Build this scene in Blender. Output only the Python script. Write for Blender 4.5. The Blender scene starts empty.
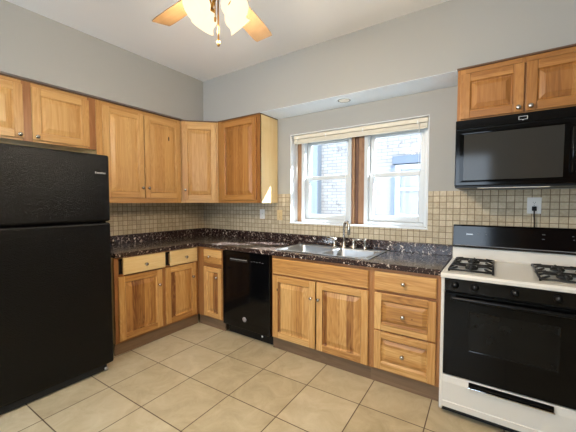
import bpy, bmesh, math, random
from mathutils import Vector, Matrix
random.seed(7)
S = bpy.context.scene
COL = S.collection
R = math.radians
PI = math.pi

# ------------------------------------------------------------------ camera, sky, lights, exposure
cd = bpy.data.cameras.new('camera'); cam = bpy.data.objects.new('camera', cd); COL.objects.link(cam)
cd.sensor_fit = 'HORIZONTAL'; cd.sensor_width = 36.0; cd.lens = 306.2114 / 576 * 36
cd.clip_start = 0.02; cd.clip_end = 200
cam.location = (3.3491, -2.8605, 1.3581)
cam.rotation_euler = (R(90 - 2.5734), 0, R(34.1832))
S.camera = cam

w = bpy.data.worlds.new('sky'); S.world = w; w.use_nodes = True
bg = w.node_tree.nodes['Background']
bg.inputs[0].default_value = (0.50, 0.74, 1.0, 1); bg.inputs[1].default_value = 4.5

def lamp(name, kind, loc, rot, energy, color, **kw):
    l = bpy.data.lights.new(name, kind); l.energy = energy; l.color = color
    for k, v in kw.items(): setattr(l, k, v)
    o = bpy.data.objects.new(name, l); COL.objects.link(o); o.location = loc; o.rotation_euler = rot
    return o
def aim(d): return Vector(d).to_track_quat('-Z', 'Y').to_euler()
lamp('sun', 'SUN', (6, 6, 8), aim((-1.0, -0.80, -1.02)), 110.0, (0.90, 0.96, 1.0), angle=R(1.0))
# added fill lamp behind the camera, set outside the unseen rear window
lamp('rear_fill', 'AREA', (1.9, -5.25, 1.55), aim((0, 1, 0.05)), 70, (0.96, 0.98, 1.0), shape='RECTANGLE', size=2.6, size_y=1.5)

S.view_settings.view_transform = 'Standard'; S.view_settings.look = 'None'
S.view_settings.gamma = 1.0; S.view_settings.use_curve_mapping = False
S.view_settings.exposure = 0.0

# ------------------------------------------------------------------ node helpers
def lin(r, g, b):
    f = lambda c: (c / 255 / 12.92) if c / 255 <= .04045 else ((c / 255 + .055) / 1.055) ** 2.4
    return (f(r), f(g), f(b), 1)
class NT:
    def __init__(s, name):
        s.m = bpy.data.materials.new(name); s.m.use_nodes = True
        s.t = s.m.node_tree; s.b = s.t.nodes['Principled BSDF']; s.out = s.t.nodes['Material Output']
    def n(s, typ, **kw):
        x = s.t.nodes.new(typ)
        for k, v in kw.items(): setattr(x, k, v)
        return x
    def put(s, sock, v):
        if isinstance(v, bpy.types.NodeSocket): s.t.links.new(v, sock)
        elif v is not None: sock.default_value = v
    def math(s, op, a, b=None, c=None, clamp=False):
        x = s.n('ShaderNodeMath', operation=op); x.use_clamp = clamp
        for i, v in enumerate((a, b, c)): s.put(x.inputs[i], v)
        return x.outputs[0]
    def mix(s, f, a, b, blend='MIX'):
        x = s.n('ShaderNodeMix', data_type='RGBA', blend_type=blend)
        s.put(x.inputs[0], f); s.put(x.inputs[6], a); s.put(x.inputs[7], b); return x.outputs[2]
    def ramp(s, f, stops):
        x = s.n('ShaderNodeValToRGB'); e = x.color_ramp.elements
        while len(e) < len(stops): e.new(0.5)
        for el, (p, c) in zip(e, stops): el.position = p; el.color = c
        s.put(x.inputs[0], f); return x.outputs[0]
    def noise(s, vec, scale, detail=3, rough=.5, dist=0.):
        x = s.n('ShaderNodeTexNoise'); s.put(x.inputs['Vector'], vec)
        x.inputs['Scale'].default_value = scale; x.inputs['Detail'].default_value = detail
        x.inputs['Roughness'].default_value = rough; x.inputs['Distortion'].default_value = dist
        return x.outputs[0]
    def white(s, v, dim='1D'):
        x = s.n('ShaderNodeTexWhiteNoise', noise_dimensions=dim)
        s.put(x.inputs['W' if dim == '1D' else 'Vector'], v); return x.outputs[0]
    def xyz(s, v):
        x = s.n('ShaderNodeSeparateXYZ'); s.put(x.inputs[0], v); return x.outputs
    def comb(s, a, b, c):
        x = s.n('ShaderNodeCombineXYZ')
        for i, v in enumerate((a, b, c)): s.put(x.inputs[i], v)
        return x.outputs[0]
    def bump(s, h, strength=.2, dist=.01):
        x = s.n('ShaderNodeBump'); x.inputs['Strength'].default_value = strength; x.inputs['Distance'].default_value = dist
        s.put(x.inputs['Height'], h); s.put(s.b.inputs['Normal'], x.outputs[0])
    def obj(s): return s.n('ShaderNodeTexCoord').outputs['Object']
    def pos(s): return s.n('ShaderNodeNewGeometry').outputs['Position']
    def rnd(s): return s.n('ShaderNodeObjectInfo').outputs['Random']
    def set(s, color=None, rough=None, metal=None, spec=None, **kw):
        s.put(s.b.inputs['Base Color'], color); s.put(s.b.inputs['Roughness'], rough)
        s.put(s.b.inputs['Metallic'], metal); s.put(s.b.inputs['Specular IOR Level'], spec)
        for k, v in kw.items(): s.put(s.b.inputs[k], v)
        return s.m

def plain(name, color, rough=.5, metal=0., var=.06, scale=8, bump=0., bscale=200, spec=.5, **kw):
    t = NT(name); p = t.obj()
    f = t.noise(p, scale, 3)
    c = t.mix(f, tuple(x * (1 - var) for x in color[:3]) + (1,), tuple(min(1, x * (1 + var)) for x in color[:3]) + (1,))
    if bump: t.bump(t.noise(p, bscale, 2), bump, .003)
    return t.set(c, rough, metal, spec, **kw)

def wood(name, axis, light, mid, dark, strip=.058, amount=.75, knots=True, rough=.36):
    """hickory / oak: glued strips of different tone with fine grain along the axis"""
    t = NT(name); o = t.obj(); r = t.rnd()
    x, y, z = t.xyz(o)
    if axis == 'H': x, z = z, x
    x = t.math('MULTIPLY_ADD', r, 7.31, x); z = t.math('MULTIPLY_ADD', r, 3.77, z)
    wob = t.noise(t.comb(0., 0., z), 2.0, 1)
    xs = t.math('DIVIDE', t.math('MULTIPLY_ADD', wob, .006, x), strip)
    idx = t.math('FLOOR', xs)
    tone = t.white(t.math('MULTIPLY_ADD', r, 91.7, idx))
    xo = t.math('MULTIPLY_ADD', tone, 5.3, x)
    g1 = t.noise(t.comb(t.math('MULTIPLY', xo, 70.), t.math('MULTIPLY', y, 30.), t.math('MULTIPLY', z, 2.2)), 1., 4, .6, .3)
    g2 = t.noise(t.comb(t.math('MULTIPLY', xo, 11.), 0., t.math('MULTIPLY', z, 1.1)), 1., 2, .5, 1.2)
    rings = t.math('PINGPONG', t.math('MULTIPLY', g2, 9.), .5)
    v = t.math('MULTIPLY', tone, amount)
    v = t.math('MULTIPLY_ADD', g1, .75, v)
    v = t.math('MULTIPLY_ADD', rings, .42, v)
    v = t.math('SUBTRACT', v, .31)
    c = t.ramp(v, [(.05, light), (.5, mid), (1., dark)])
    if knots:
        vo = t.n('ShaderNodeTexVoronoi'); vo.inputs['Scale'].default_value = 1.
        t.put(vo.inputs['Vector'], t.comb(t.math('MULTIPLY', x, 6.5), 0., t.math('MULTIPLY', z, 3.2)))
        k = t.math('LESS_THAN', vo.outputs['Distance'], .045)
        pick = t.math('GREATER_THAN', t.xyz(vo.outputs['Color'])[0], .72)
        c = t.mix(t.math('MULTIPLY', t.math('MULTIPLY', k, pick), .8), c, (.05, .02, .01, 1))
    t.bump(g1, .08, .002)
    return t.set(c, rough, 0., .45)

def tiles(t, u, v, grout):
    """mask of the tile faces (1 on the tile), its random tone, from tile coordinates"""
    du = t.math('PINGPONG', u, .5); dv = t.math('PINGPONG', v, .5)
    d = t.math('MINIMUM', du, dv)
    mr = t.n('ShaderNodeMapRange'); mr.inputs['From Min'].default_value = grout * .55; mr.inputs['From Max'].default_value = grout * 1.3
    t.put(mr.inputs['Value'], d)
    idv = t.white(t.comb(t.math('FLOOR', u), t.math('FLOOR', v), 3.), '3D')
    return mr.outputs[0], idv

M = {}
M['wall'] = plain('wall_paint', lin(170, 169, 164), .85, var=.015, scale=1.5, bump=.05, bscale=120, spec=.25)
M['ceiling'] = plain('ceiling_paint', lin(236, 235, 233), .9, var=.015, scale=1.2, bump=.05, bscale=90, spec=.2)
M['soffit_skytint'] = plain('soffit_skytint_paint', lin(228, 235, 240), .7, var=.01, scale=2, spec=.3)  # white with the blue of skylight on the underside mixed into the colour
H_L, H_M, H_D = lin(222, 178, 114), lin(190, 138, 76), lin(118, 68, 32)
M['wood_v'] = wood('hickory_vertical', 'V', H_L, H_M, H_D)
M['wood_h'] = wood('hickory_horizontal', 'H', H_L, H_M, H_D, .058, .5)
M['stile_v'] = wood('hickory_stile', 'V', H_L, H_M, H_D, .2, .3)
M['oak_v'] = wood('golden_oak_vertical', 'V', lin(214, 170, 108), lin(194, 145, 84), lin(148, 98, 50), .09, .38, False)
M['oak_h'] = wood('golden_oak_horizontal', 'H', lin(214, 170, 108), lin(194, 145, 84), lin(148, 98, 50), .09, .38, False)
M['amber_v'] = wood('amber_oak_vertical', 'V', lin(186, 134, 74), lin(162, 108, 53), lin(112, 68, 30), .07, .5, False)
M['amber_h'] = wood('amber_oak_horizontal', 'H', lin(186, 134, 74), lin(162, 108, 53), lin(112, 68, 30), .07, .5, False)
M['frame_v'] = wood('reddish_brown_frame', 'V', lin(176, 124, 72), lin(152, 100, 56), lin(112, 70, 36), .12, .3, False)
M['frame_h'] = wood('reddish_brown_rail', 'H', lin(170, 118, 68), lin(146, 95, 52), lin(108, 66, 34), .12, .3, False)
M['pale_h'] = wood('pale_wood_horizontal', 'H', lin(236, 206, 150), lin(224, 188, 128), lin(204, 162, 102), .12, .3, False)  # drawer fronts paler than the doors below
M['side_v'] = wood('maple_side_vertical', 'V', lin(240, 212, 160), lin(232, 198, 140), lin(218, 178, 116), .3, .2, False, .3)
M['brown_v'] = wood('brown_stile_vertical', 'V', lin(176, 122, 74), lin(150, 98, 56), lin(120, 76, 42), .1, .3, False)
M['kick'] = wood('toe_board_wood', 'H', lin(134, 108, 82), lin(116, 92, 68), lin(96, 74, 54), .2, .3, False, .5)
M['gap_molding'] = plain('gap_shade_and_molding', lin(98, 70, 48), .5, var=.2, scale=30)  # stands in for the shaded gap below the soffit; over the microwave, real molding
M['stain_v'] = wood('stained_window_wood', 'V', lin(178, 142, 104), lin(150, 110, 76), lin(108, 72, 46), .04, .5, False, .4)
M['stain_dark'] = wood('dark_window_wood', 'V', lin(112, 76, 52), lin(88, 56, 38), lin(64, 38, 26), .04, .5, False, .4)
M['void'] = plain('dark_gap', lin(26, 20, 15), .9)
M['nickel'] = plain('satin_nickel', lin(200, 192, 180), .25, 1., .03)
M['chrome'] = plain('chrome', lin(225, 226, 228), .1, 1., .02)
M['steel'] = plain('stainless_steel', lin(196, 197, 198), .28, 1., .05, 40)
M['pan_chrome'] = plain('polished_drip_pan', lin(232, 232, 230), .35, .7, .02)
M['brass'] = plain('antique_brass', lin(196, 150, 84), .28, 1., .08)
M['black_gloss'] = plain('black_appliance_enamel', lin(9, 9, 10), .10, var=.1, spec=.28)
M['black_satin'] = plain('black_satin_plastic', lin(11, 11, 12), .35, var=.1, spec=.25)
M['black_matte'] = plain('black_rubber', lin(16, 16, 16), .7, var=.1)
M['cast_iron'] = plain('black_grate_iron', lin(24, 23, 22), .45, var=.2, scale=40)
M['glass_dark'] = plain('dark_oven_glass', lin(7, 7, 7), .06, var=.05, spec=.2)
M['oven_glass'] = plain('oven_window_glass', lin(17, 17, 16), .08, var=.05, spec=.2)
M['mesh_glass'] = plain('grey_microwave_glass', lin(54, 53, 50), .09, var=.04, spec=.25)
M['enamel'] = plain('white_range_enamel', lin(232, 226, 214), .25, var=.01)
M['cream_enamel'] = plain('cream_range_enamel', lin(228, 216, 194), .3, var=.01)
M['white_plastic'] = plain('white_plastic', lin(236, 234, 228), .4, var=.01)
M['beige_plastic'] = plain('beige_plastic', lin(214, 190, 142), .45, var=.02)
M['vinyl'] = plain('white_vinyl', lin(206, 209, 209), .35, var=.01)
M['sill_white'] = plain('white_gloss_paint', lin(226, 228, 229), .3, var=.01)
M['blind'] = plain('cream_blind', lin(226, 218, 198), .5, var=.02)
M['logo'] = plain('silver_lettering', lin(205, 205, 205), .3, .6)
M['grey_mark'] = plain('grey_print', lin(120, 120, 122), .5)
M['lens'] = plain('frosted_lens', lin(235, 232, 222), .4)
M['blade_l'] = wood('fan_blade_oak', 'H', lin(150, 122, 88), lin(132, 104, 72), lin(106, 80, 52), .2, .3, False, .35)

t = NT('fridge_pebbled_black'); p = t.obj()
t.bump(t.noise(p, 170, 2, .6), .75, .004); M['fridge'] = t.set(lin(8, 8, 9), .2, 0., .24)

t = NT('frosted_lamp_glass'); e = t.n('ShaderNodeEmission'); f = t.noise(t.obj(), 9, 2)
t.put(e.inputs[0], t.mix(f, (1, .80, .50, 1), (1, .86, .62, 1))); e.inputs[1].default_value = 1.5
t.put(t.out.inputs[0], e.outputs[0]); M['shade'] = t.m

def window_glass(name, tint, gloss):
    t = NT(name); tr = t.n('ShaderNodeBsdfTransparent'); tr.inputs[0].default_value = tint
    gl = t.n('ShaderNodeBsdfGlossy'); gl.inputs['Roughness'].default_value = .02
    fr = t.n('ShaderNodeFresnel'); fr.inputs[0].default_value = 1.3
    m = t.n('ShaderNodeMixShader'); t.put(m.inputs[0], t.math('MULTIPLY', fr.outputs[0], gloss)); t.put(m.inputs[1], tr.outputs[0]); t.put(m.inputs[2], gl.outputs[0])
    t.put(t.out.inputs[0], m.outputs[0]); return t.m
M['glass'] = window_glass('window_glass', (.96, .98, 1, 1), .6)

# granite-look laminate: near-black brown with cream and rust flecks and short veins
t = NT('dark_granite_laminate'); p = t.pos()
n1 = t.noise(p, 22, 4, .66, 1.8); n2 = t.noise(p, 120, 3, .6); n3 = t.noise(p, 16, 4, .6, 2.0)
base = t.ramp(n2, [(.38, lin(22, 16, 16)), (.60, lin(66, 50, 47))])
fl = t.ramp(n1, [(.60, (0, 0, 0, 1)), (.63, (1, 1, 1, 1))])
c = t.mix(t.math('MULTIPLY', t.xyz(fl)[0], .8), base, lin(190, 168, 152))
fl2 = t.ramp(n3, [(.60, (0, 0, 0, 1)), (.66, (1, 1, 1, 1))])
c = t.mix(t.math('MULTIPLY', t.xyz(fl2)[0], .45), c, lin(104, 72, 58))
fl3 = t.ramp(t.noise(p, 48, 2, .5, .8), [(.64, (0, 0, 0, 1)), (.69, (1, 1, 1, 1))])
c = t.mix(fl3, c, lin(226, 210, 192))
M['granite'] = t.set(c, .17, 0., .5)

# tumbled stone mosaic
t = NT('stone_mosaic_tile'); p = t.pos(); x, y, z = t.xyz(p)
u = t.math('DIVIDE', t.math('ADD', x, y), .0508); v = t.math('DIVIDE', t.math('SUBTRACT', z, 1.0035), .0508)
mask, rid = tiles(t, u, v, .048)
tone = t.math('MULTIPLY_ADD', t.noise(p, 60, 4, .7), .8, t.math('MULTIPLY', rid, .28))
c = t.ramp(tone, [(.25, lin(168, 152, 126)), (.55, lin(196, 182, 154)), (.85, lin(216, 204, 178))])
c = t.mix(mask, lin(116, 97, 73), c)
t.bump(t.math('MULTIPLY_ADD', t.noise(p, 90, 3), .25, mask), .5, .003)
M['mosaic'] = t.set(c, .55, 0., .35)

# floor tiles
t = NT('beige_floor_tile'); p = t.pos(); mp = t.n('ShaderNodeMapping'); a = -.0262; k = 1 / .4035
mp.inputs['Scale'].default_value = (k, k, 1); mp.inputs['Rotation'].default_value = (0, 0, a)
ox, oy = 1.008 * k, -.978 * k
mp.inputs['Location'].default_value = (-(ox * math.cos(a) - oy * math.sin(a)), -(ox * math.sin(a) + oy * math.cos(a)), 0)
t.put(mp.inputs['Vector'], p); u, v, _ = t.xyz(mp.outputs[0])
mask, rid = tiles(t, u, v, .0085)
n = t.noise(p, 5.5, 6, .65, .8)
tone = t.math('MULTIPLY_ADD', rid, .22, t.math('MULTIPLY', n, .9))
c = t.ramp(tone, [(.3, lin(176, 158, 124)), (.55, lin(196, 180, 147)), (.8, lin(211, 197, 167))])
sp = t.ramp(t.noise(p, 140, 2), [(.6, (0, 0, 0, 1)), (.7, (1, 1, 1, 1))])
c = t.mix(t.math('MULTIPLY', t.xyz(sp)[0], .12), c, lin(150, 126, 92))
c = t.mix(mask, lin(84, 60, 40), c)
t.bump(t.math('MULTIPLY_ADD', n, .15, mask), .35, .003)
M['floor'] = t.set(c, .38, 0., .4)

# outdoor brick, pale and weathered
t = NT('pale_outdoor_brick'); p = t.pos(); x, y, z = t.xyz(p)
br = t.n('ShaderNodeTexBrick'); t.put(br.inputs['Vector'], t.comb(t.math('ADD', x, y), z, 0.))
for kk, vv in (('Scale', 1.), ('Brick Width', .19), ('Row Height', .06), ('Mortar Size', .0055), ('Mortar Smooth', .3), ('Bias', -.1)): br.inputs[kk].default_value = vv
br.inputs['Color1'].default_value = lin(158, 153, 150); br.inputs['Color2'].default_value = lin(144, 135, 130); br.inputs['Mortar'].default_value = lin(116, 113, 113)
st = t.ramp(t.noise(p, 9, 4, .7), [(.56, (0, 0, 0, 1)), (.66, (1, 1, 1, 1))])
c = t.mix(t.math('MULTIPLY', t.xyz(st)[0], .45), br.outputs[0], lin(76, 62, 58))
M['brick'] = t.set(c, .85, 0., .2)
M['pale_siding'] = plain('pale_painted_siding', lin(128, 131, 136), .6, var=.03)
M['outdoor_white'] = plain('weathered_white_paint', lin(166, 170, 174), .5, var=.04)
M['blue_trim'] = plain('weathered_blue_grey_paint', lin(92, 100, 116), .6, var=.08)
M['ground'] = plain('outdoor_concrete', lin(98, 100, 104), .9, var=.1, scale=3)
M['door_brown'] = wood('brown_door_wood', 'V', lin(150, 104, 66), lin(128, 86, 52), lin(100, 64, 38), .12, .4, False)

# ------------------------------------------------------------------ mesh helpers
class MB:
    def __init__(s): s.b = bmesh.new()
    def face(s, pts, mi=0):
        f = s.b.faces.new([s.b.verts.new(p) for p in pts]); f.material_index = mi; return f
    def box(s, x0, x1, y0, y1, z0, z1, mi=0):
        x0, x1 = sorted((x0, x1)); y0, y1 = sorted((y0, y1)); z0, z1 = sorted((z0, z1))
        v = [s.b.verts.new((x, y, z)) for z in (z0, z1) for y in (y0, y1) for x in (x0, x1)]
        for q in ((0, 2, 3, 1), (4, 5, 7, 6), (0, 1, 5, 4), (2, 6, 7, 3), (0, 4, 6, 2), (1, 3, 7, 5)):
            f = s.b.faces.new([v[i] for i in q]); f.material_index = mi
        return s
    def prism(s, prof, x0, x1, mi=0, axis='x'):
        """closed profile of (a, z) swept along an axis ('x': a = y, 'y': a = x, 'z': profile of (x, y))"""
        def P(q, e):
            return (e, q[0], q[1]) if axis == 'x' else (q[0], e, q[1]) if axis == 'y' else (q[0], q[1], e)
        A = [s.b.verts.new(P(q, x0)) for q in prof]; B = [s.b.verts.new(P(q, x1)) for q in prof]
        n = len(prof)
        for i in range(n):
            f = s.b.faces.new((A[i], A[(i + 1) % n], B[(i + 1) % n], B[i])); f.material_index = mi
        f = s.b.faces.new(A[::-1]); f.material_index = mi
        f = s.b.faces.new(B); f.material_index = mi
        return s
    def lathe(s, prof, origin=(0, 0, 0), axis=(0, 0, 1), n=20, mi=0):
        """profile of (radius, height) turned about an axis; radius 0 ends close"""
        q = Vector((0, 0, 1)).rotation_difference(Vector(axis).normalized()); O = Vector(origin); rings = []
        for r, h in prof:
            if r < 1e-6: rings.append([s.b.verts.new(O + q @ Vector((0, 0, h)))])
            else: rings.append([s.b.verts.new(O + q @ Vector((r * math.cos(2 * PI * i / n), r * math.sin(2 * PI * i / n), h))) for i in range(n)])
        for a, b in zip(rings, rings[1:]):
            for i in range(n):
                j = (i + 1) % n
                if len(a) == 1 and len(b) == 1: continue
                if len(a) == 1: f = (a[0], b[j], b[i])
                elif len(b) == 1: f = (a[i], a[j], b[0])
                else: f = (a[i], a[j], b[j], b[i])
                f = s.b.faces.new(f); f.material_index = mi; f.smooth = True
        return s
    def tube(s, pts, r, n=10, mi=0):
        pts = [Vector(p) for p in pts]; rs = r if isinstance(r, (list, tuple)) else [r] * len(pts); rings = []
        ref = None
        for i, p in enumerate(pts):
            d = (pts[min(i + 1, len(pts) - 1)] - pts[max(i - 1, 0)]).normalized()
            if ref is None: ref = d.orthogonal().normalized()
            ref = (ref - d * ref.dot(d)).normalized(); b = d.cross(ref)
            rings.append([s.b.verts.new(p + (ref * math.cos(2 * PI * k / n) + b * math.sin(2 * PI * k / n)) * rs[i]) for k in range(n)])
        for a, b in zip(rings, rings[1:]):
            for i in range(n):
                j = (i + 1) % n; f = s.b.faces.new((a[i], a[j], b[j], b[i])); f.material_index = mi; f.smooth = True
        f = s.b.faces.new(rings[0][::-1]); f.material_index = mi
        f = s.b.faces.new(rings[-1]); f.material_index = mi
        return s
    def loops(s, L, mi=0, cap=True):
        """nested rectangles (x0,x1,z0,z1,y): a surface that steps in from the first to the last, capped"""
        rings = [[s.b.verts.new(p) for p in ((a, y, c), (b, y, c), (b, y, d), (a, y, d))] for a, b, c, d, y in L]
        for p, q in zip(rings, rings[1:]):
            for i in range(4):
                j = (i + 1) % 4; f = s.b.faces.new((p[i], p[j], q[j], q[i])); f.material_index = mi
        if cap: f = s.b.faces.new(rings[-1]); f.material_index = mi
        return s
    def xf(s, m): bmesh.ops.transform(s.b, matrix=m, verts=s.b.verts); return s
    def build(s, name, mats, parent=None, bevel=0., seg=2, smooth=False):
        bmesh.ops.recalc_face_normals(s.b, faces=s.b.faces)
        me = bpy.data.meshes.new(name); s.b.to_mesh(me); s.b.free()
        for m in (mats if isinstance(mats, (list, tuple)) else [mats]): me.materials.append(M[m])
        o = bpy.data.objects.new(name, me); COL.objects.link(o)
        if parent: o.parent = parent
        if smooth:
            for f in me.polygons: f.use_smooth = True
        if bevel:
            b = o.modifiers.new('bevel', 'BEVEL'); b.width = bevel; b.segments = seg; b.limit_method = 'ANGLE'; b.angle_limit = R(50)
        return o

def thing(name, label, cat, loc=(0, 0, 0), rz=0., group=None):
    o = bpy.data.objects.new(name, None); COL.objects.link(o); o.empty_display_size = .1
    o.location = loc; o.rotation_euler = (0, 0, rz); return tag(o, label, cat, group)
def tag(o, label, cat, group=None):
    o['label'] = label; o['category'] = cat
    if group: o['group'] = group
    return o
def struct(o): o['kind'] = 'structure'; return o

# ------------------------------------------------------------------ the room
CH, ZS, RX, RY = 2.813, 2.30, 4.75, -5.0
WX0, WX1, WZ0, WZ1 = 1.44, 2.864, 1.133, 2.104
struct(MB().box(-.15, RX + .15, RY - .2, .15 + .1, -.1, 0).build('floor', 'floor'))
struct(MB().box(-.15, RX + .15, RY - .2, .25, CH, CH + .1).build('ceiling', 'ceiling'))
struct(MB().box(-.15, 0, RY, .25, 0, CH).build('wall_left', 'wall'))
struct(MB().box(RX, RX + .15, RY, .25, 0, CH).build('wall_right', 'wall'))
b = MB()
b.box(0, WX0, 0, .25, 0, CH); b.box(WX1, RX, 0, .25, 0, CH); b.box(WX0, WX1, 0, .25, 0, WZ0 - .012); b.box(WX0, WX1, 0, .25, WZ1, CH)
struct(b.build('wall_back', 'wall'))
b = MB()
b.box(-.15, .5, RY - .15, RY, 0, CH); b.box(3.3, RX + .15, RY - .15, RY, 0, CH); b.box(.5, 3.3, RY - .15, RY, 0, .75); b.box(.5, 3.3, RY - .15, RY, 2.35, CH)
struct(b.build('wall_rear', 'wall'))
# dropped soffits over the upper cabinets
struct(MB().box(0, .383, -3.2, 0, ZS, CH).build('wall_soffit_left', 'wall'))
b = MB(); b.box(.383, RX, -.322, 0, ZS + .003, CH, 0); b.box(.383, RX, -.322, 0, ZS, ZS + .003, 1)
struct(b.build('wall_soffit_back', ['wall', 'soffit_skytint']))
# mosaic backsplash
b = MB(); b.box(.009, WX0 - .001, -.009, 0, .90, 1.452); b.box(WX1 + .001, RX, -.009, 0, .90, 1.452); b.box(WX0 - .001, WX1 + .001, -.009, 0, .90, WZ0 - .012)
struct(b.build('trim_1', 'mosaic'))
struct(MB().box(0, .009, -1.56, 0, .90, 1.452).build('trim_2', 'mosaic'))
# window: white returns and sill, two double-hung windows with stained wood between
b = MB()
b.box(WX0, WX0 + .008, -.003, .25, WZ0, WZ1); b.box(WX1 - .008, WX1, -.003, .25, WZ0, WZ1); b.box(WX0, WX1, -.003, .25, WZ1 - .008, WZ1); b.box(WX0 - .004, WX1 + .004, -.012, .25, WZ0 - .012, WZ0)
struct(b.build('trim_3', 'sill_white', bevel=.002))
b = MB(); b.box(WX0 + .008, 1.513, .135, .22, WZ0, WZ1 - .008, 0); b.box(2.112, 2.145, .125, .22, WZ0, WZ1 - .008, 0); b.box(2.145, 2.186, .14, .22, WZ0, WZ1 - .008, 1); b.box(2.186, 2.248, .125, .22, WZ0, WZ1 - .008, 0); b.box(2.836, WX1 - .008, .135, .22, WZ0, WZ1 - .008, 0)
struct(b.build('trim_4', ['stain_v', 'stain_dark'], bevel=.004))
def sash(parent, name, x0, x1, z0, z1, y, st=.045, bot=.05, top=.045):
    b = MB(); b.box(x0, x0 + st, y, y + .032, z0, z1); b.box(x1 - st, x1, y, y + .032, z0, z1)
    b.box(x0 + st, x1 - st, y, y + .032, z0, z0 + bot); b.box(x0 + st, x1 - st, y, y + .032, z1 - top, z1)
    s_ = b.build(name, 'vinyl', parent, bevel=.005)
    MB().box(x0 + st - .003, x1 - st + .003, y + .013, y + .019, z0 + bot - .003, z1 - top + .003).build('pane', 'glass', s_)
    return s_
def dh_window(name, x0, x1):
    b = MB()
    for a, c, d, e in ((x0, x0 + .04, WZ0, WZ1 - .008), (x1 - .03, x1, WZ0, WZ1 - .008), (x0 + .04, x1 - .03, WZ0, WZ0 + .035), (x0 + .04, x1 - .03, WZ1 - .06, WZ1 - .008)):
        b.box(a, c, .115, .24, d, e)
    o = struct(b.build(name, 'vinyl', bevel=.004))
    sash(o, 'upper_sash', x0 + .041, x1 - .031, 1.605, WZ1 - .061, .185, bot=.04)
    sash(o, 'lower_sash', x0 + .041, x1 - .031, WZ0 + .036, 1.645, .148, bot=.055, top=.042)
    MB().box((x0 + x1) / 2 - .025, (x0 + x1) / 2 + .025, .14, .15, 1.647, 1.66).build('sash_lock', 'vinyl', o, bevel=.003)
dh_window('window_1', 1.513, 2.112)
dh_window('window_2', 2.248, 2.836)
# rear wall behind the camera: wide window added for the fill lamp, brown door
b = MB()
for a, c in ((.5, .57), (1.42, 1.5), (2.32, 2.40), (3.23, 3.3)): b.box(a, c, RY - .12, RY - .02, .75, 2.35)
b.box(.5, 3.3, RY - .12, RY - .02, .75, .82); b.box(.5, 3.3, RY - .12, RY - .02, 2.28, 2.35)
o = struct(b.build('rear_fill_window', 'vinyl'))
MB().box(.5, 3.3, RY - .08, RY - .074, .8, 2.3).build('pane', 'glass', o)
o = struct(MB().box(3.86, 4.62, RY, RY + .035, 0, 2.05).build('door_1', 'door_brown'))
b = MB(); b.box(3.76, 3.86, RY, RY + .03, 0, 2.15); b.box(4.62, 4.72, RY, RY + .03, 0, 2.15); b.box(3.86, 4.62, RY, RY + .03, 2.05, 2.15)
b.build('door_casing', 'oak_v', o)

# ------------------------------------------------------------------ outdoors
o = struct(MB().box(-8, 14, .3, 12, .1, .2).build('ground_outside', 'ground'))
nb = thing('neighbouring_building', 'pale brick building seen close outside the kitchen window', 'building', (0, 2.5, .2))
MB().box(-3.5, 5.5, .0, 3., 0, 2.55).build('wall', 'brick', nb)
MB().box(.30, .50, -.16, 0, 0, 2.5).build('downpipe_casing', 'pale_siding', nb)
b = MB()
for a, c, d, e in ((1.94, 2.02, .90, 1.78), (3.0, 3.08, .90, 1.78), (2.02, 3.0, .90, .97), (2.02, 3.0, 1.70, 1.78), (2.02, 3.0, 1.34, 1.40)): b.box(a, c, -.10, -.0, d, e)
wf = b.build('window', 'outdoor_white', nb, bevel=.006)
MB().box(2.02, 3.0, -.05, -.03, .97, 1.70).build('shade_cloth', 'pale_siding', wf)
MB().box(1.90, 3.12, -.14, -.0, 1.79, 1.92).build('lintel', 'blue_trim', nb, bevel=.01)
MB().box(1.86, 1.94, -.08, -.0, .0, 1.78).build('trim_board', 'blue_trim', nb, bevel=.006)
MB().box(1.94, 3.1, -.12, -.0, .80, .89).build('sill', 'pale_siding', nb, bevel=.01)

# ------------------------------------------------------------------ cabinets (local: x along the face, -y to the room, z up)
def knob(parent, x, z, y=0.):
    MB().lathe([(.0, 0), (.009, 0), (.007, .006), (.0055, .014), (.0125, .019), (.0155, .024), (.0145, .029), (.008, .0325), (0, .0335)], (x, y, z), (0, -1, 0), 18).build('knob', 'nickel', parent, smooth=True)
def slab_front(parent, name, x0, x1, z0, z1, mats, kx=None, kz=None, y=0., t=.019):
    """plain drawer front with eased edges"""
    o = MB().loops([(x0, x1, z0, z1, y), (x0, x1, z0, z1, y - t + .005), (x0 + .006, x1 - .006, z0 + .006, z1 - .006, y - t)]).box(x0 + .001, x1 - .001, y - .001, y, z0 + .001, z1 - .001).build(name, mats, parent, bevel=.0015)
    if kx is not None: knob(o, kx, kz, y - t)
    return o
def panel_front(parent, name, x0, x1, z0, z1, mv, mh, kx=None, kz=None, sw=.057, y=-.002, t=.019, field_h=False, rise=.034):
    """frame-and-raised-panel front: two stiles, two rails, a bevelled raised field"""
    b = MB(); f = y - t
    for a, c in ((x0, x0 + sw), (x1 - sw, x1)): b.box(a, c, f, y, z0, z1, 2)
    for a, c in ((z0, z0 + sw), (z1 - sw, z1)): b.box(x0 + sw, x1 - sw, f, y, a, c, 1)
    a, c, d, e = x0 + sw, x1 - sw, z0 + sw, z1 - sw
    g = lambda k, yy: (a + k, c - k, d + k, e - k, yy)
    b.loops([g(-.001, f + .001), g(.005, f + .012), g(.010, f + .013), g(.011 + rise, f + .002), g(.0125 + rise, f + .001)], 1 if field_h else 0)
    o = b.build(name, [mv, mh, 'stile_v' if mv == 'wood_v' else mv], parent, bevel=.0035)
    if kx is not None: knob(o, kx, kz, f)
    return o
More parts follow.
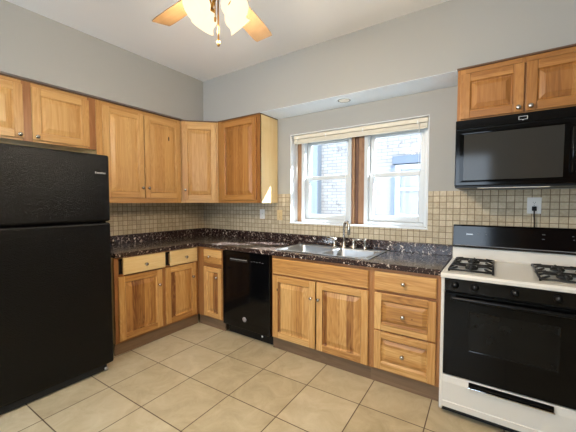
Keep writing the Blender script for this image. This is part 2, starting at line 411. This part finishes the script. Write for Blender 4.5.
def carcass(parent, w, d, z0, z1, mat='side_v', top=True):
    b = MB(); k = .016
    b.box(0, k, .002, d, z0, z1); b.box(w - k, w, .002, d, z0, z1); b.box(k, w - k, d - .008, d, z0, z1)
    b.box(k, w - k, .02, d - .008, z0 + .012, z0 + .028); 
    if top: b.box(k, w - k, .02, d - .008, z1 - k, z1)
    return b.build('carcass', mat, parent)
def face_frame(parent, z0, z1, stiles, rails, mv, mh, x0, x1):
    b = MB()
    for a, c in stiles: b.box(a, c, -.001, .0185, z0, z1, 0)
    ss = sorted(stiles)
    for (a0, a1), (c0, c1) in zip(ss, ss[1:]):
        for r0, r1 in rails: b.box(a1, c0, -.0005, .018, r0, r1, 1)
    return b.build('face_frame', [mv, mh], parent, bevel=.001)
def dark_back(parent, w, z0, z1):
    return MB().box(.018, w - .018, .026, .03, z0 + .03, z1 - .02).build('inside_shadow_board', 'void', parent)

UZ0, UZ1 = 1.352, 2.288
def gap_molding(parent, w, d, front=.012):  # dark strip in place of the shadow line between cabinet top and soffit
    MB().box(-.002, w + .002, -front, d, UZ1, UZ1 + .0105).build('top_strip', 'gap_molding', parent)

# left run, over the refrigerator
c = thing('wall_cabinet', 'short golden oak wall cabinet with two doors above the black refrigerator', 'cabinet', (.326, -2.50, 0), PI / 2)
W = .985
carcass(c, W, .322, 1.832, UZ1); face_frame(c, 1.832, UZ1, [(0, .035), (.462, .522), (W - .065, W)], [(1.832, 1.855), (UZ1 - .03, UZ1)], 'brown_v', 'oak_h', 0, W)
panel_front(c, 'door', .022, .466, 1.848, 2.256, 'oak_v', 'oak_h', .438, 1.872)
panel_front(c, 'door', .518, .925, 1.848, 2.256, 'oak_v', 'oak_h', .546, 1.872)
gap_molding(c, W, .322)
# left run, tall double
c = thing('wall_cabinet', 'tall golden oak wall cabinet with two doors on the wall right of the refrigerator', 'cabinet', (.326, -1.513, 0), PI / 2)
W = .901
carcass(c, W, .322, UZ0, UZ1); face_frame(c, UZ0, UZ1, [(0, .06), (W - .04, W)], [(UZ0, UZ0 + .05), (UZ1 - .04, UZ1)], 'oak_v', 'oak_h', 0, W); dark_back(c, W, UZ0, UZ1)
panel_front(c, 'door', .052, .446, 1.403, 2.252, 'oak_v', 'oak_h', .418, 1.505)
d_ = panel_front(c, 'door', .456, .885, 1.403, 2.252, 'oak_v', 'oak_h', .484, 1.505)
MB().lathe([(0, .0), (.010, .0004), (.008, .0012), (0, .0016)], (.735, -.0198, 2.055), (0, -1, 0), 10).xf(Matrix.Translation((.735, 0, 2.055)) @ Matrix.Diagonal((.7, 1, 2.6, 1)) @ Matrix.Translation((-.735, 0, -2.055))).build('knot', 'void', d_)
gap_molding(c, W, .322)
# diagonal corner
A, B = Vector((.326, -.608)), Vector((.632, -.325)); L = (B - A).length; ang = math.atan2(B.y - A.y, B.x - A.x)
c = thing('corner_wall_cabinet', 'golden oak wall cabinet with one narrow door set diagonally across the corner', 'cabinet', (A.x, A.y, 0), ang)
inv = Matrix.Rotation(-ang, 2)
poly = [inv @ (Vector(q) - A) for q in ((.326, -.608), (.632, -.325), (.632, -.012), (.012, -.012), (.012, -.608))]
MB().prism([(q.x, q.y + (.006 if i < 2 else 0)) for i, q in enumerate(poly)], UZ0, UZ1, axis='z').build('carcass', 'side_v', c)
face_frame(c, UZ0, UZ1, [(.004, .05), (L - .05, L - .004)], [(UZ0, UZ0 + .05), (UZ1 - .04, UZ1)], 'oak_v', 'oak_h', 0, L)
panel_front(c, 'door', .022, L - .022, 1.385, 2.252, 'oak_v', 'oak_h', .052, 1.50)
MB().box(.004, L - .004, -.01, .12, UZ1, UZ1 + .0105).build('top_strip', 'gap_molding', c)
# right of the corner
c = thing('wall_cabinet', 'amber oak wall cabinet with one door and pale side beside the window', 'cabinet', (.6345, -.3245, 0), 0)
W = .637
carcass(c, W, .312, UZ0, UZ1); face_frame(c, UZ0, UZ1, [(0, .06), (W - .05, W)], [(UZ0, UZ0 + .05), (UZ1 - .04, UZ1)], 'amber_v', 'amber_h', 0, W); dark_back(c, W, UZ0, UZ1)
panel_front(c, 'door', .068, W - .042, 1.382, 2.262, 'amber_v', 'amber_h', None)
gap_molding(c, W, .312, .01)
# over the microwave
c = thing('wall_cabinet', 'short amber oak wall cabinet with two doors above the black microwave', 'cabinet', (3.102, -.349, 0), 0)
W = .762
carcass(c, W, .337, 1.928, UZ1, 'amber_v'); face_frame(c, 1.928, UZ1, [(0, .05), (.362, .396), (W - .05, W)], [(1.928, 1.95), (UZ1 - .03, UZ1)], 'amber_v', 'amber_h', 0, W); dark_back(c, W, 1.928, UZ1)
panel_front(c, 'door', .022, .376, 1.94, 2.25, 'amber_v', 'amber_h', .350, 1.965, rise=.026)
panel_front(c, 'door', .386, .742, 1.94, 2.25, 'amber_v', 'amber_h', .412, 1.965, rise=.026)
MB().prism([(-.016, UZ1), (.337, UZ1), (.337, UZ1 + .0105), (-.016, UZ1 + .0105)], -.004, W + .004).build('top_strip', 'gap_molding', c)

# base cabinets
BZ0, BZ1 = .108, .873
def base(label, loc, rz, W, d=.6, top=True):
    c = thing('base_cabinet', label, 'cabinet', loc, rz)
    carcass(c, W, d, BZ0, BZ1, 'side_v', top)
    MB().box(0, W, .016, .03, .0, BZ0 - .001).build('toe_kick', 'kick', c)
    return c
# left run
c = base('oak base cabinet with two doors under two pale drawers beside the refrigerator', (.62, -1.532, 0), PI / 2, .908, .605); W = .908
face_frame(c, BZ0, BZ1, [(0, .04), (.462, .50), (W - .03, W)], [(BZ0, BZ0 + .03), (.69, .72), (BZ1 - .012, BZ1)], 'frame_v', 'frame_h', 0, W); dark_back(c, W, BZ0, BZ1)
for x0, x1, kx in ((.063, .478, .268), (.535, .868, .712)):
    dr = slab_front(c, 'drawer', x0, x1, .716, .866, 'pale_h', kx, .785, -.022)
    MB().box(x0 + .02, x1 - .02, -.0215, .45, .73, .735).box(x0 + .02, x0 + .03, -.0215, .45, .735, .835).box(x1 - .03, x1 - .02, -.0215, .45, .735, .835).build('drawer_box', 'oak_h', dr)
panel_front(c, 'door', .030, .452, .128, .702, 'wood_v', 'wood_h', .412, .556)
panel_front(c, 'door', .492, .866, .128, .702, 'wood_v', 'wood_h', .812, .556)
# corner, back run
c = base('narrow oak base cabinet with one drawer and door beside the black dishwasher', (.622, -.622, 0), 0, .402); W = .402
face_frame(c, BZ0, BZ1, [(0, .125), (W - .025, W)], [(BZ0, BZ0 + .03), (.665, .70), (BZ1 - .025, BZ1)], 'frame_v', 'frame_h', 0, W); dark_back(c, W, BZ0, BZ1)
slab_front(c, 'drawer', .108, .378, .704, .852, 'wood_h', .214, .780, -.001)
panel_front(c, 'door', .108, .378, .125, .664, 'wood_v', 'wood_h', .325, .565, sw=.05)
# sink base
c = base('wide oak base cabinet with two doors under the stainless sink', (1.652, -.622, 0), 0, .937, .6, False); W = .937
face_frame(c, BZ0, BZ1, [(0, .03), (W - .045, W)], [(BZ0, BZ0 + .03), (.69, .73), (BZ1 - .025, BZ1)], 'frame_v', 'frame_h', 0, W); dark_back(c, W, BZ0, BZ1)
slab_front(c, 'false_drawer_front', .018, .918, .708, .848, 'wood_h', None, None, -.001)
panel_front(c, 'door', .020, .462, .118, .692, 'wood_v', 'wood_h', .432, .552)
panel_front(c, 'door', .474, .920, .118, .692, 'wood_v', 'wood_h', .502, .552)
# drawer base
c = base('oak base cabinet with three drawers beside the white and black range', (2.590, -.622, 0), 0, .470); W = .470
face_frame(c, BZ0, BZ1, [(0, .04), (W - .028, W)], [(BZ0, BZ0 + .03), (.685, .72), (.40, .43), (BZ1 - .025, BZ1)], 'frame_v', 'frame_h', 0, W); dark_back(c, W, BZ0, BZ1)
slab_front(c, 'drawer', .026, .446, .712, .848, 'wood_h', .236, .783, -.001)
panel_front(c, 'drawer', .028, .448, .418, .692, 'wood_v', 'wood_h', .236, .548, sw=.052, field_h=True, rise=.022)
panel_front(c, 'drawer', .028, .448, .122, .405, 'wood_v', 'wood_h', .236, .262, sw=.052, field_h=True, rise=.022)

# ------------------------------------------------------------------ countertop, sink, faucet
CT = .914; SX0, SX1, SY0, SY1 = 1.665, 2.525, -.545, -.125
c = thing('countertop', 'dark speckled granite-look L-shaped countertop running from refrigerator to range', 'countertop', (0, 0, 0))
b = MB(); z0 = .875
b.box(.011, .65, -1.532, -.65, z0, CT); b.box(.011, SX0, -.65, -.011, z0, CT); b.box(SX1, 3.062, -.65, -.011, z0, CT)
b.box(SX0, SX1, -.65, SY0, z0, CT); b.box(SX0, SX1, SY1, -.011, z0, CT)
b.build('worktop', 'granite', c)
b = MB(); b.box(.03, 3.062, -.030, -.0105, CT, 1.004); b.box(.0105, .030, -1.532, -.0105, CT, 1.004)
b.build('splash_lip', 'granite', c, bevel=.003)

s = thing('kitchen_sink', 'stainless double-bowl sink set into the dark countertop under the window', 'sink', (0, 0, CT + .0005))
b = MB(); rz = .006
b.box(1.645, 2.545, -.575, -.545, 0, rz); b.box(1.645, 2.545, -.165, -.075, 0, rz); b.box(1.645, 1.690, -.545, -.165, 0, rz); b.box(2.500, 2.545, -.545, -.165, 0, rz); b.box(2.075, 2.115, -.545, -.165, 0, rz)
b.build('rim', 'steel', s, bevel=.003)
for x0, x1 in ((1.690, 2.075), (2.115, 2.500)):
    y0, y1 = -.545, -.165
    b = MB(); rings = []
    for k, zz, rr in ((0, .004, .05), (.006, -.01, .05), (.014, -.14, .055), (.03, -.165, .06), (.06, -.172, .06)):
        ring = []
        for cx, cy, a0 in ((x1 - k - rr, y1 - k - rr, 0), (x0 + k + rr, y1 - k - rr, 90), (x0 + k + rr, y0 + k + rr, 180), (x1 - k - rr, y0 + k + rr, 270)):
            for j in range(7): ring.append(b.b.verts.new((cx + rr * math.cos(R(a0 + j * 15)), cy + rr * math.sin(R(a0 + j * 15)), zz)))
        rings.append(ring)
    for p_, q_ in zip(rings, rings[1:]):
        for i in range(28): b.b.faces.new((p_[i], p_[(i + 1) % 28], q_[(i + 1) % 28], q_[i])).smooth = True
    b.b.faces.new(rings[-1])
    bw = b.build('bowl', 'steel', s)
    MB().lathe([(.0, .0), (.02, 0), (.028, .003), (.04, .004), (.043, .001), (.043, -.002), (0, -.002)], ((x0 + x1) / 2, -.355, -.1715), (0, 0, 1), 20).build('drain', 'chrome', bw)
f = thing('faucet', 'nickel gooseneck kitchen faucet with two lever handles behind the sink', 'faucet', (2.14, -.115, CT + .0068))
MB().lathe([(0, 0), (.026, 0), (.026, .006), (.019, .014), (.017, .05), (.013, .06), (.013, .07)], (0, 0, 0), (0, 0, 1), 18).build('base', 'nickel', f)
pts = [(0, 0, .06), (0, 0, .12), (0, 0, .19)]
ax, ay = .74, -.67
for k in range(1, 11):
    a = PI * k / 10 * 1.03; pts.append((ax * .055 * (1 - math.cos(a)), ay * .055 * (1 - math.cos(a)), .19 + .062 * math.sin(a)))
pts.append((pts[-1][0] - .001, pts[-1][1], .135))
MB().tube(pts, .0135, 12).build('spout', 'nickel', f)
for sx, px in ((-1, -.10), (1, .10)):
    b = MB(); b.lathe([(0, 0), (.027, 0), (.027, .006), (.019, .014), (.0165, .055), (.019, .068), (.015, .086), (0, .09)], (px, 0, 0), (0, 0, 1), 16)
    b.tube([(px, 0, .076), (px + sx * .03, -.004, .086), (px + sx * .085, -.012, .088)], [.012, .0105, .0085], 10)
    b.build('lever_handle', 'nickel', f)
sp = thing('side_sprayer', 'nickel side sprayer standing on the sink deck right of the faucet', 'sprayer', (2.352, -.115, CT + .0068))
MB().lathe([(0, 0), (.022, 0), (.022, .006), (.015, .014), (.013, .03)], n=16).build('base', 'nickel', sp)
MB().lathe([(.011, .028), (.0115, .05), (.015, .075), (.016, .092), (.011, .102), (0, .104)], n=16).build('spray_head', 'nickel', sp)

# ------------------------------------------------------------------ dishwasher
d = thing('dishwasher', 'black built-in dishwasher with a silver badge under the countertop', 'dishwasher', (1.030, -.60, 0))
W = .614
MB().box(.004, W - .004, .0, .56, .10, .868).build('tub', 'black_satin', d)
dd = MB().box(.002, W - .002, -.050, -.002, .105, .868).build('door', 'black_gloss', d, bevel=.006)
MB().box(.11, .345, -.0515, -.0495, .772, .802).build('handle_recess', 'black_matte', dd)
MB().box(.115, .335, -.0535, -.0510, .789, .7935).build('handle_edge', 'logo', dd)
b = MB()
for k in range(5): b.box(.385 + k * .034, .405 + k * .034, -.0508, -.0500, .786 + (k % 2) * .004, .789 + (k % 2) * .004)
b.build('control_marks', 'grey_mark', dd)
lg = MB().lathe([(0, 0), (.024, 0), (.024, .002), (.021, .003), (0, .003)], (.300, -.050, .205), (0, -1, 0), 24).build('badge', 'logo', dd)
MB().lathe([(.0165, 0), (.019, 0), (.019, .0008), (.0165, .0008), (.0165, 0)], (.300, -.053, .205), (0, -1, 0), 24).tube([(.294, -.0532, .196), (.290, -.0532, .206), (.296, -.0532, .213), (.298, -.0532, .205), (.302, -.0532, .199), (.308, -.0532, .203), (.304, -.0532, .211)], .0014, 6).build('monogram', 'grey_mark', lg)
MB().box(.03, W + .032 - .02, .012, .03, .008, .104).build('toe_plate', 'black_satin', d)
MB().lathe([(0, 0), (.011, 0), (.011, .001), (0, .001)], (.474, .012, .055), (0, -1, 0), 14).build('sticker', 'white_plastic', d)

# ------------------------------------------------------------------ refrigerator (faces +x)
fr = thing('refrigerator', 'tall black pebbled-finish refrigerator with top freezer at left of the room', 'refrigerator', (.74, -2.398, 0), PI / 2)
W = .762
MB().box(.004, W - .004, .0, .69, .03, 1.700).build('cabinet_body', 'fridge', fr, bevel=.006)
MB().box(.0, W, -.066, -.004, .062, 1.198).build('refrigerator_door', 'fridge', fr, bevel=.016, seg=3)
fz = MB().box(.0, W, -.066, -.004, 1.208, 1.727).build('freezer_door', 'fridge', fr, bevel=.016, seg=3)
b = MB()
for k, (a, hh) in enumerate(((0, .016), (.012, .011), (.023, .011), (.034, .011), (.045, .014), (.056, .011), (.067, .011))):
    b.box(.656 + a, .664 + a, -.0672, -.0658, 1.578, 1.578 + hh)
b.build('nameplate', 'logo', fz)
MB().box(W - .075, W - .01, -.05, .03, 1.701, 1.722).build('hinge_cover', 'black_satin', fr, bevel=.004)
MB().box(.01, W - .05, -.045, .0, .012, .058).build('base_grille', 'black_matte', fr)
MB().lathe([(0, -.012), (.018, -.012), (.018, .012), (0, .012)], (W - .055, -.035, .019), (1, 0, 0), 16).build('roller', 'steel', fr)
for z0_, z1_ in ((.72, 1.17), (1.235, 1.56)):
    MB().tube([(.03, -.066, z0_), (.03, -.10, z0_ + .02), (.03, -.10, z1_ - .02), (.03, -.066, z1_)], .012, 10).build('handle', 'black_satin', fr)

# ------------------------------------------------------------------ gas range
RXL = 3.073
g = thing('gas_range', 'white gas range with black oven door and black backguard', 'range', (RXL, -.70, 0))
W = .762; dp = .66
b = MB(); b.box(0, .02, -.018, dp, .03, .905); b.box(W - .02, W, -.018, dp, .03, .905); b.box(.02, W - .02, .02, dp, .03, .885)
b.build('body', 'enamel', g, bevel=.004)
for x in (.04, W - .04):
    for y in (.05, dp - .05): MB().lathe([(0, 0), (.016, 0), (.016, .03), (0, .03)], (x, y, 0), n=12).build('levelling_foot', 'black_matte', g)
b = MB(); b.prism([(-.040, .886), (-.042, .905), (-.036, .917), (.575, .917), (.588, .925), (.590, 1.006), (.655, 1.006), (.655, .886)], -.002, W + .002)
ct = b.build('cooktop', 'enamel', g, bevel=.004)
bgd = MB().prism([(.574, 1.007), (.560, 1.020), (.578, 1.172), (.590, 1.182), (.655, 1.182), (.655, 1.007)], .0, W).build('backguard', 'black_gloss', g, bevel=.003)
b = MB()
for k in range(6): b.box(.092 + k * .0075, .0975 + k * .0075, .5695, .5712, 1.108, 1.116)
b.build('nameplate', 'logo', bgd)
for x, zz, ww in ((.165, 1.116, .012), (.215, 1.113, .010)): MB().box(x, x + ww, .5695, .5725, zz, zz + .0035).build('control_mark', 'grey_mark', bgd)
b = MB()
for x, zz, ww in ((.545, 1.132, .016), (.545, 1.100, .014), (.575, 1.095, .11), (.70, 1.128, .008), (.705, 1.105, .008)): b.box(x, x + ww, .5695, .5725, zz, zz + .0035)
b.build('clock_marks', 'grey_mark', bgd)
MB().box(.02, W - .0, .556, .562, 1.024, 1.029).build('trim_strip', 'grey_mark', bgd)
cp = MB().prism([(-.030, .805), (-.036, .884), (.018, .884), (.018, .805)], .021, W - .021).build('control_panel', 'black_gloss', g, bevel=.003)
for x in (.080, .183, .377, .560, .668):
    k_ = MB().lathe([(0, 0), (.020, 0), (.0195, .010), (.015, .014), (.014, .026), (0, .027)], (x, -.034, .846), (0, -1, .07), 20).build('knob', 'black_satin', cp)
    MB().box(x - .0015, x + .0015, -.0625, -.060, .850, .862).build('pointer', 'grey_mark', k_)
od = MB().box(.021, W - .021, -.040, .018, .276, .797).build('oven_door', 'glass_dark', g, bevel=.006)
MB().loops([(.155, .575, .45, .70, -.0405), (.155, .575, .45, .70, -.0425), (.161, .569, .456, .694, -.0425), (.165, .565, .46, .69, -.0412)]).build('oven_window', 'oven_glass', od)
b = MB(); b.tube([(.07, -.066, .772), (W - .07, -.066, .772)], .011, 12); b.box(.06, .085, -.070, -.040, .760, .784); b.box(W - .085, W - .06, -.070, -.040, .760, .784)
b.build('oven_handle', 'black_satin', od, bevel=.003)
sd = MB().prism([(-.036, .060), (-.038, .098), (-.034, .102), (-.040, .225), (-.036, .270), (.018, .270), (.018, .060)], .021, W - .021).build('storage_drawer', 'enamel', g, bevel=.003)
MB().prism([(-.0385, .236), (-.056, .244), (-.056, .252), (-.0385, .262)], .165, .560).build('drawer_handle', 'black_gloss', sd)
MB().box(.160, .565, -.0575, -.0385, .229, .236).build('handle_strip', 'chrome', sd, bevel=.001)
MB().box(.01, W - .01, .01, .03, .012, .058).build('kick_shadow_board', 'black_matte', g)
for gx in (.035, .492):
    GX0, GX1, GY0, GY1 = gx, gx + .236, .045, .525
    for yc in (.163, .407):
        bp = MB().lathe([(0, -.004), (.05, -.004), (.085, .001), (.098, .0045), (.1, .003), (.09, -.002), (0, -.0075)], (gx + .118, yc, .9245), n=28).build('drip_pan', 'pan_chrome', ct)
        MB().lathe([(0, 0), (.034, 0), (.038, .008), (.03, .014), (.026, .02), (0, .021)], (gx + .118, yc, .9215), n=20).build('burner', 'black_matte', bp)
    b = MB(); zt = .937; r = .0062
    for p0, p1 in (((GX0, GY0), (GX1, GY0)), ((GX1, GY0), (GX1, GY1)), ((GX1, GY1), (GX0, GY1)), ((GX0, GY1), (GX0, GY0)), ((GX0, (GY0 + GY1) / 2), (GX1, (GY0 + GY1) / 2))):
        b.tube([(p0[0], p0[1], zt - .008), (p1[0], p1[1], zt - .008)], r, 8)
    for x in (GX0, GX1):
        for y in (GY0, (GY0 + GY1) / 2, GY1): b.tube([(x, y, zt - .006), (x, y, .918)], r, 8)
    for yc in (.163, .407):
        cx = gx + .118
        for q in range(4):
            a = q * PI / 2; dx, dy = math.cos(a), math.sin(a)
            b.tube([(cx + dx * .118, yc + dy * .12, zt - .008), (cx + dx * .09, yc + dy * .09, zt + .003), (cx + dx * .03, yc + dy * .03, zt + .002)], r, 8)
        for q in range(4):
            a = PI / 4 + q * PI / 2; dx, dy = math.cos(a) * 1.414, math.sin(a) * 1.414
            b.tube([(cx + dx * .118, yc + dy * .118, zt - .008), (cx + dx * .075, yc + dy * .075, zt + .003)], r, 8)
    b.build('grate', 'cast_iron', g)

# ------------------------------------------------------------------ microwave
m = thing('microwave', 'black over-the-range microwave under the short amber cabinet', 'microwave', (3.100, -.392, 1.457))
W = .760; Hh = .469
MB().box(0, W, .0, .378, .012, Hh).build('case', 'black_satin', m, bevel=.004)
b = MB(); b.box(.004, W - .004, -.012, .0, .405, Hh - .003)
vg = b.build('vent_grille', 'black_gloss', m, bevel=.003)
b = MB(); x0_, x1_, z0_, z1_ = .353, .400, .424, .446
b.box(x0_, x1_, -.0135, -.0115, z1_ - .003, z1_); b.box(x0_, x0_ + .004, -.0135, -.0115, z0_, z1_); b.box(x1_ - .004, x1_, -.0135, -.0115, z0_, z1_); b.box(x0_, x0_ + .016, -.0135, -.0115, z0_, z0_ + .003); b.box(x1_ - .016, x1_, -.0135, -.0115, z0_, z0_ + .003)
b.prism([(x0_ + .014, z0_ + .002), (x1_ - .014, z0_ + .002), ((x0_ + x1_) / 2, z0_ - .006)], -.0135, -.0115, axis='y')
b.build('badge', 'logo', vg)
md = MB().box(.004, .645, -.028, .0, .014, .398).build('door', 'black_gloss', m, bevel=.005)
MB().loops([(.03, .60, .035, .375, -.0282), (.03, .60, .035, .375, -.0295), (.034, .596, .039, .371, -.0295), (.052, .578, .050, .366, -.0288)]).build('door_glass', 'glass_dark', md)
MB().box(.056, .574, -.0296, -.0290, .052, .362).build('window_screen', 'mesh_glass', md)
MB().tube([(.612, -.028, .07), (.612, -.058, .09), (.612, -.062, .20), (.612, -.058, .33), (.612, -.028, .35)], .009, 10).build('handle', 'black_gloss', md)
kp = MB().box(.648, W - .004, -.028, .0, .014, .398).build('control_panel', 'black_gloss', m, bevel=.004)
MB().box(.662, W - .02, -.0295, -.0275, .335, .375).build('display', 'glass_dark', kp)
b = MB()
for i in range(3):
    for j in range(6): b.box(.664 + i * .026, .684 + i * .026, -.0292, -.0278, .06 + j * .042, .085 + j * .042)
b.build('keypad', 'mesh_glass', kp)
MB().box(.006, W - .006, -.02, .372, .0, .012).build('bottom_plate', 'black_satin', m)
MB().box(.14, .52, -.016, .05, -.004, .0).build('lamp_lens', 'lens', m)

# ------------------------------------------------------------------ wall plates
def plate(name, label, cat, x, z, mat, w=.074, h=.117, kind='outlet', y=-.0095):
    o = thing(name, label, cat, (x, y, z))
    pl = MB().box(-w / 2, w / 2, -.006, 0, -h / 2, h / 2).build('cover_plate', mat, o, bevel=.0025)
    if kind == 'outlet':
        for s_ in (-1, 1):
            so = MB().box(-.017, .017, -.0085, -.0055, s_ * .020 - .014, s_ * .020 + .014).build('socket', mat, o, bevel=.002)
            b = MB(); b.box(-.0075, -.0055, -.0089, -.0083, s_ * .020 - .001, s_ * .020 + .008); b.box(.0055, .0075, -.0089, -.0083, s_ * .020 - .001, s_ * .020 + .007); b.box(-.002, .002, -.0089, -.0083, s_ * .020 - .009, s_ * .020 - .005)
            b.build('slots', 'void', so)
    else:
        MB().prism([(-.0055, -.016), (-.0055, .016), (-.014, .010), (-.008, -.016)], -.006, .006).build('toggle', mat, o)
    for s_ in ((0,) if kind == 'outlet' else (-.04, .04)): MB().lathe([(0, 0), (.003, 0), (.0025, .001), (0, .0012)], (0, -.006, s_), (0, -1, 0), 10).build('screw', 'nickel', o)
    return o
plate('light_switch', 'white light switch plate on mosaic tile under the amber wall cabinet', 'light switch', 1.045, 1.217, 'white_plastic', .072, .115, 'switch')
plate('wall_outlet', 'beige outlet plate on mosaic tile just left of the window', 'outlet', 1.300, 1.211, 'beige_plastic')
plate('wall_outlet', 'white outlet plate on mosaic tile above the range with a black plug', 'outlet', 3.578, 1.334, 'white_plastic', .082, .118)
pc = thing('power_cord', 'black plug and cord hanging from the outlet above the range', 'power cord', (3.578, -.0185, 1.314))
MB().prism([(.0, -.018), (.0, .014), (-.018, .014), (-.026, .004), (-.026, -.018)], -.013, .013).build('plug', 'black_matte', pc, bevel=.003)
MB().tube([(0, -.014, -.016), (.0, -.014, -.05), (.003, -.012, -.10), (.004, -.008, -.17), (.003, -.008, -.26)], .0042, 8).build('cord', 'black_matte', pc)

# ------------------------------------------------------------------ window blind
bl = thing('window_blind', 'cream mini blind drawn up at the top of the kitchen window', 'blind', (1.462, .045, 2.092))
W = 1.384
MB().box(0, W, -.02, .02, -.038, 0).build('headrail', 'blind', bl, bevel=.003)
b = MB()
for k in range(9): b.prism([(-.0165, -.0440 - k * .0034), (0, -.0425 - k * .0034), (.0165, -.0440 - k * .0034), (.0165, -.0470 - k * .0034), (0, -.0455 - k * .0034), (-.0165, -.0470 - k * .0034)], .004, W - .004)
b.build('slats', 'blind', bl)
MB().box(.004, W - .004, -.014, .014, -.088, -.075).build('bottom_rail', 'blind', bl, bevel=.003)
for x in (.05, .40, .80, 1.30): MB().box(x - .006, x + .006, -.0225, -.019, -.052, -.02).build('bracket', 'white_plastic', bl)
MB().tube([(1.315, -.024, -.03), (1.318, -.024, -.4), (1.322, -.024, -.85)], .0022, 6).build('lift_cord', 'white_plastic', bl)
MB().tube([(.05, -.024, -.04), (.051, -.026, -.3), (.052, -.026, -.52)], .0035, 8).build('tilt_wand', 'lens', bl)

# ------------------------------------------------------------------ recessed can in the soffit
rl = thing('recessed_light', 'round recessed light in the pale soffit above the window', 'ceiling light', (2.165, -.195, ZS - .0005))
MB().lathe([(.058, -.001), (.060, -.006), (.083, -.004), (.085, 0), (.058, 0), (.058, -.001)], n=32).build('trim_ring', 'soffit_skytint', rl)
MB().lathe([(.0575, .0), (.0575, -.0022), (.0545, -.0062), (.0535, -.0058), (.0535, .0)], n=28).build('gap_ring', 'void', rl)
MB().lathe([(.053, 0), (.05, -.006), (.03, -.010), (0, -.011)], n=28).build('lens', 'lens', rl)

# ------------------------------------------------------------------ ceiling fan
FX, FY = 2.2835, -1.8557
fan = thing('ceiling_fan', 'brass ceiling fan with oak blades and glowing glass lamp shades', 'ceiling fan', (FX, FY, CH))
dz = lambda z: z - CH
MB().lathe([(0, 0), (.07, 0), (.066, -.03), (.03, -.055), (.013, -.06), (.013, dz(2.54)), (0, dz(2.54))], n=24).build('downrod', 'brass', fan)
MB().lathe([(0, dz(2.56)), (.04, dz(2.555)), (.095, dz(2.51)), (.115, dz(2.46)), (.115, dz(2.40)), (.09, dz(2.375)), (.055, dz(2.365)), (.05, dz(2.315)), (.035, dz(2.30)), (0, dz(2.295))], n=32).build('motor', 'brass', fan)
FW = Vector((-.5618, .8272, 0)); RT = Vector((.8272, .5618, 0))
a0 = R(175.5)
for k in range(5):
    a = a0 - k * 2 * PI / 5
    bm_ = MB(); n = 10; zc = dz(2.345); tilt = R(-11)
    prof = []
    for i in range(n + 1):
        t_ = i / n; x = .16 + .335 * t_; hw = .047 + .010 * min(1, t_ * 1.6)
        if t_ > .93: hw *= .92
        prof.append((x, hw))
    outl = [(x, h) for x, h in prof] + [(x, -h) for x, h in reversed(prof)]
    bm_.prism(outl, -.003, .003, axis='z')
    bm_.xf(Matrix.Translation((0, 0, zc)) @ Matrix.Rotation(a, 4, 'Z') @ Matrix.Rotation(tilt, 4, 'X'))
    bl_ = bm_.build('blade', 'blade_l', fan, bevel=.0015)
    ir = MB(); ir.box(.07, .23, -.018, .018, -.010, -.0035)
    ir.xf(Matrix.Translation((0, 0, zc)) @ Matrix.Rotation(a, 4, 'Z') @ Matrix.Rotation(tilt, 4, 'X'))
    ir.build('blade_iron', 'brass', bl_, bevel=.002)
for k in range(4):
    q_ = R((38, 142, 213, 327)[k]); d_ = RT * math.cos(q_) + FW * math.sin(q_); ax_ = (d_ + Vector((0, 0, -1))).normalized()
    top = d_ * .044 + Vector((0, 0, dz(2.262)))
    arm = MB().tube([Vector((0, 0, dz(2.312))), d_ * .026 + Vector((0, 0, dz(2.285))), top, top + ax_ * .012], .008, 10).lathe([(.0, .004), (.020, .004), (.024, .016), (.0, .016)], top, ax_, 18).build('lamp_arm', 'brass', fan)
    pr = [(.021, .014), (.032, .022), (.044, .038), (.049, .054), (.047, .068), (.045, .076), (.048, .088), (.057, .102), (.054, .102), (.046, .089), (.042, .076), (.044, .066), (.046, .054), (.041, .040), (.030, .025), (.019, .017)]
    MB().lathe(pr, top, ax_, 28).build('lamp_shade', 'shade', arm)
    bulb = lamp('bulb', 'POINT', top + ax_ * .115, (0, 0, 0), 26, (1.0, 0.84, 0.64), shadow_soft_size=.045); bulb.parent = arm
b = MB().tube([(0, 0, dz(2.30)), (.0, 0, dz(2.10))], .0035, 6); b.lathe([(0, 0), (.006, .004), (.008, .02), (.004, .034), (0, .036)], (0, 0, dz(2.066)), n=10)
b.build('pull_chain', 'brass', fan)
b = MB().tube([RT * -.014 + Vector((0, 0, dz(2.30))), RT * -.014 + Vector((0, 0, dz(2.20)))], .0025, 6); b.lathe([(0, 0), (.005, .004), (.006, .02), (0, .026)], RT * -.014 + Vector((0, 0, dz(2.175))), n=10)
b.build('pull_chain', 'brass', fan)
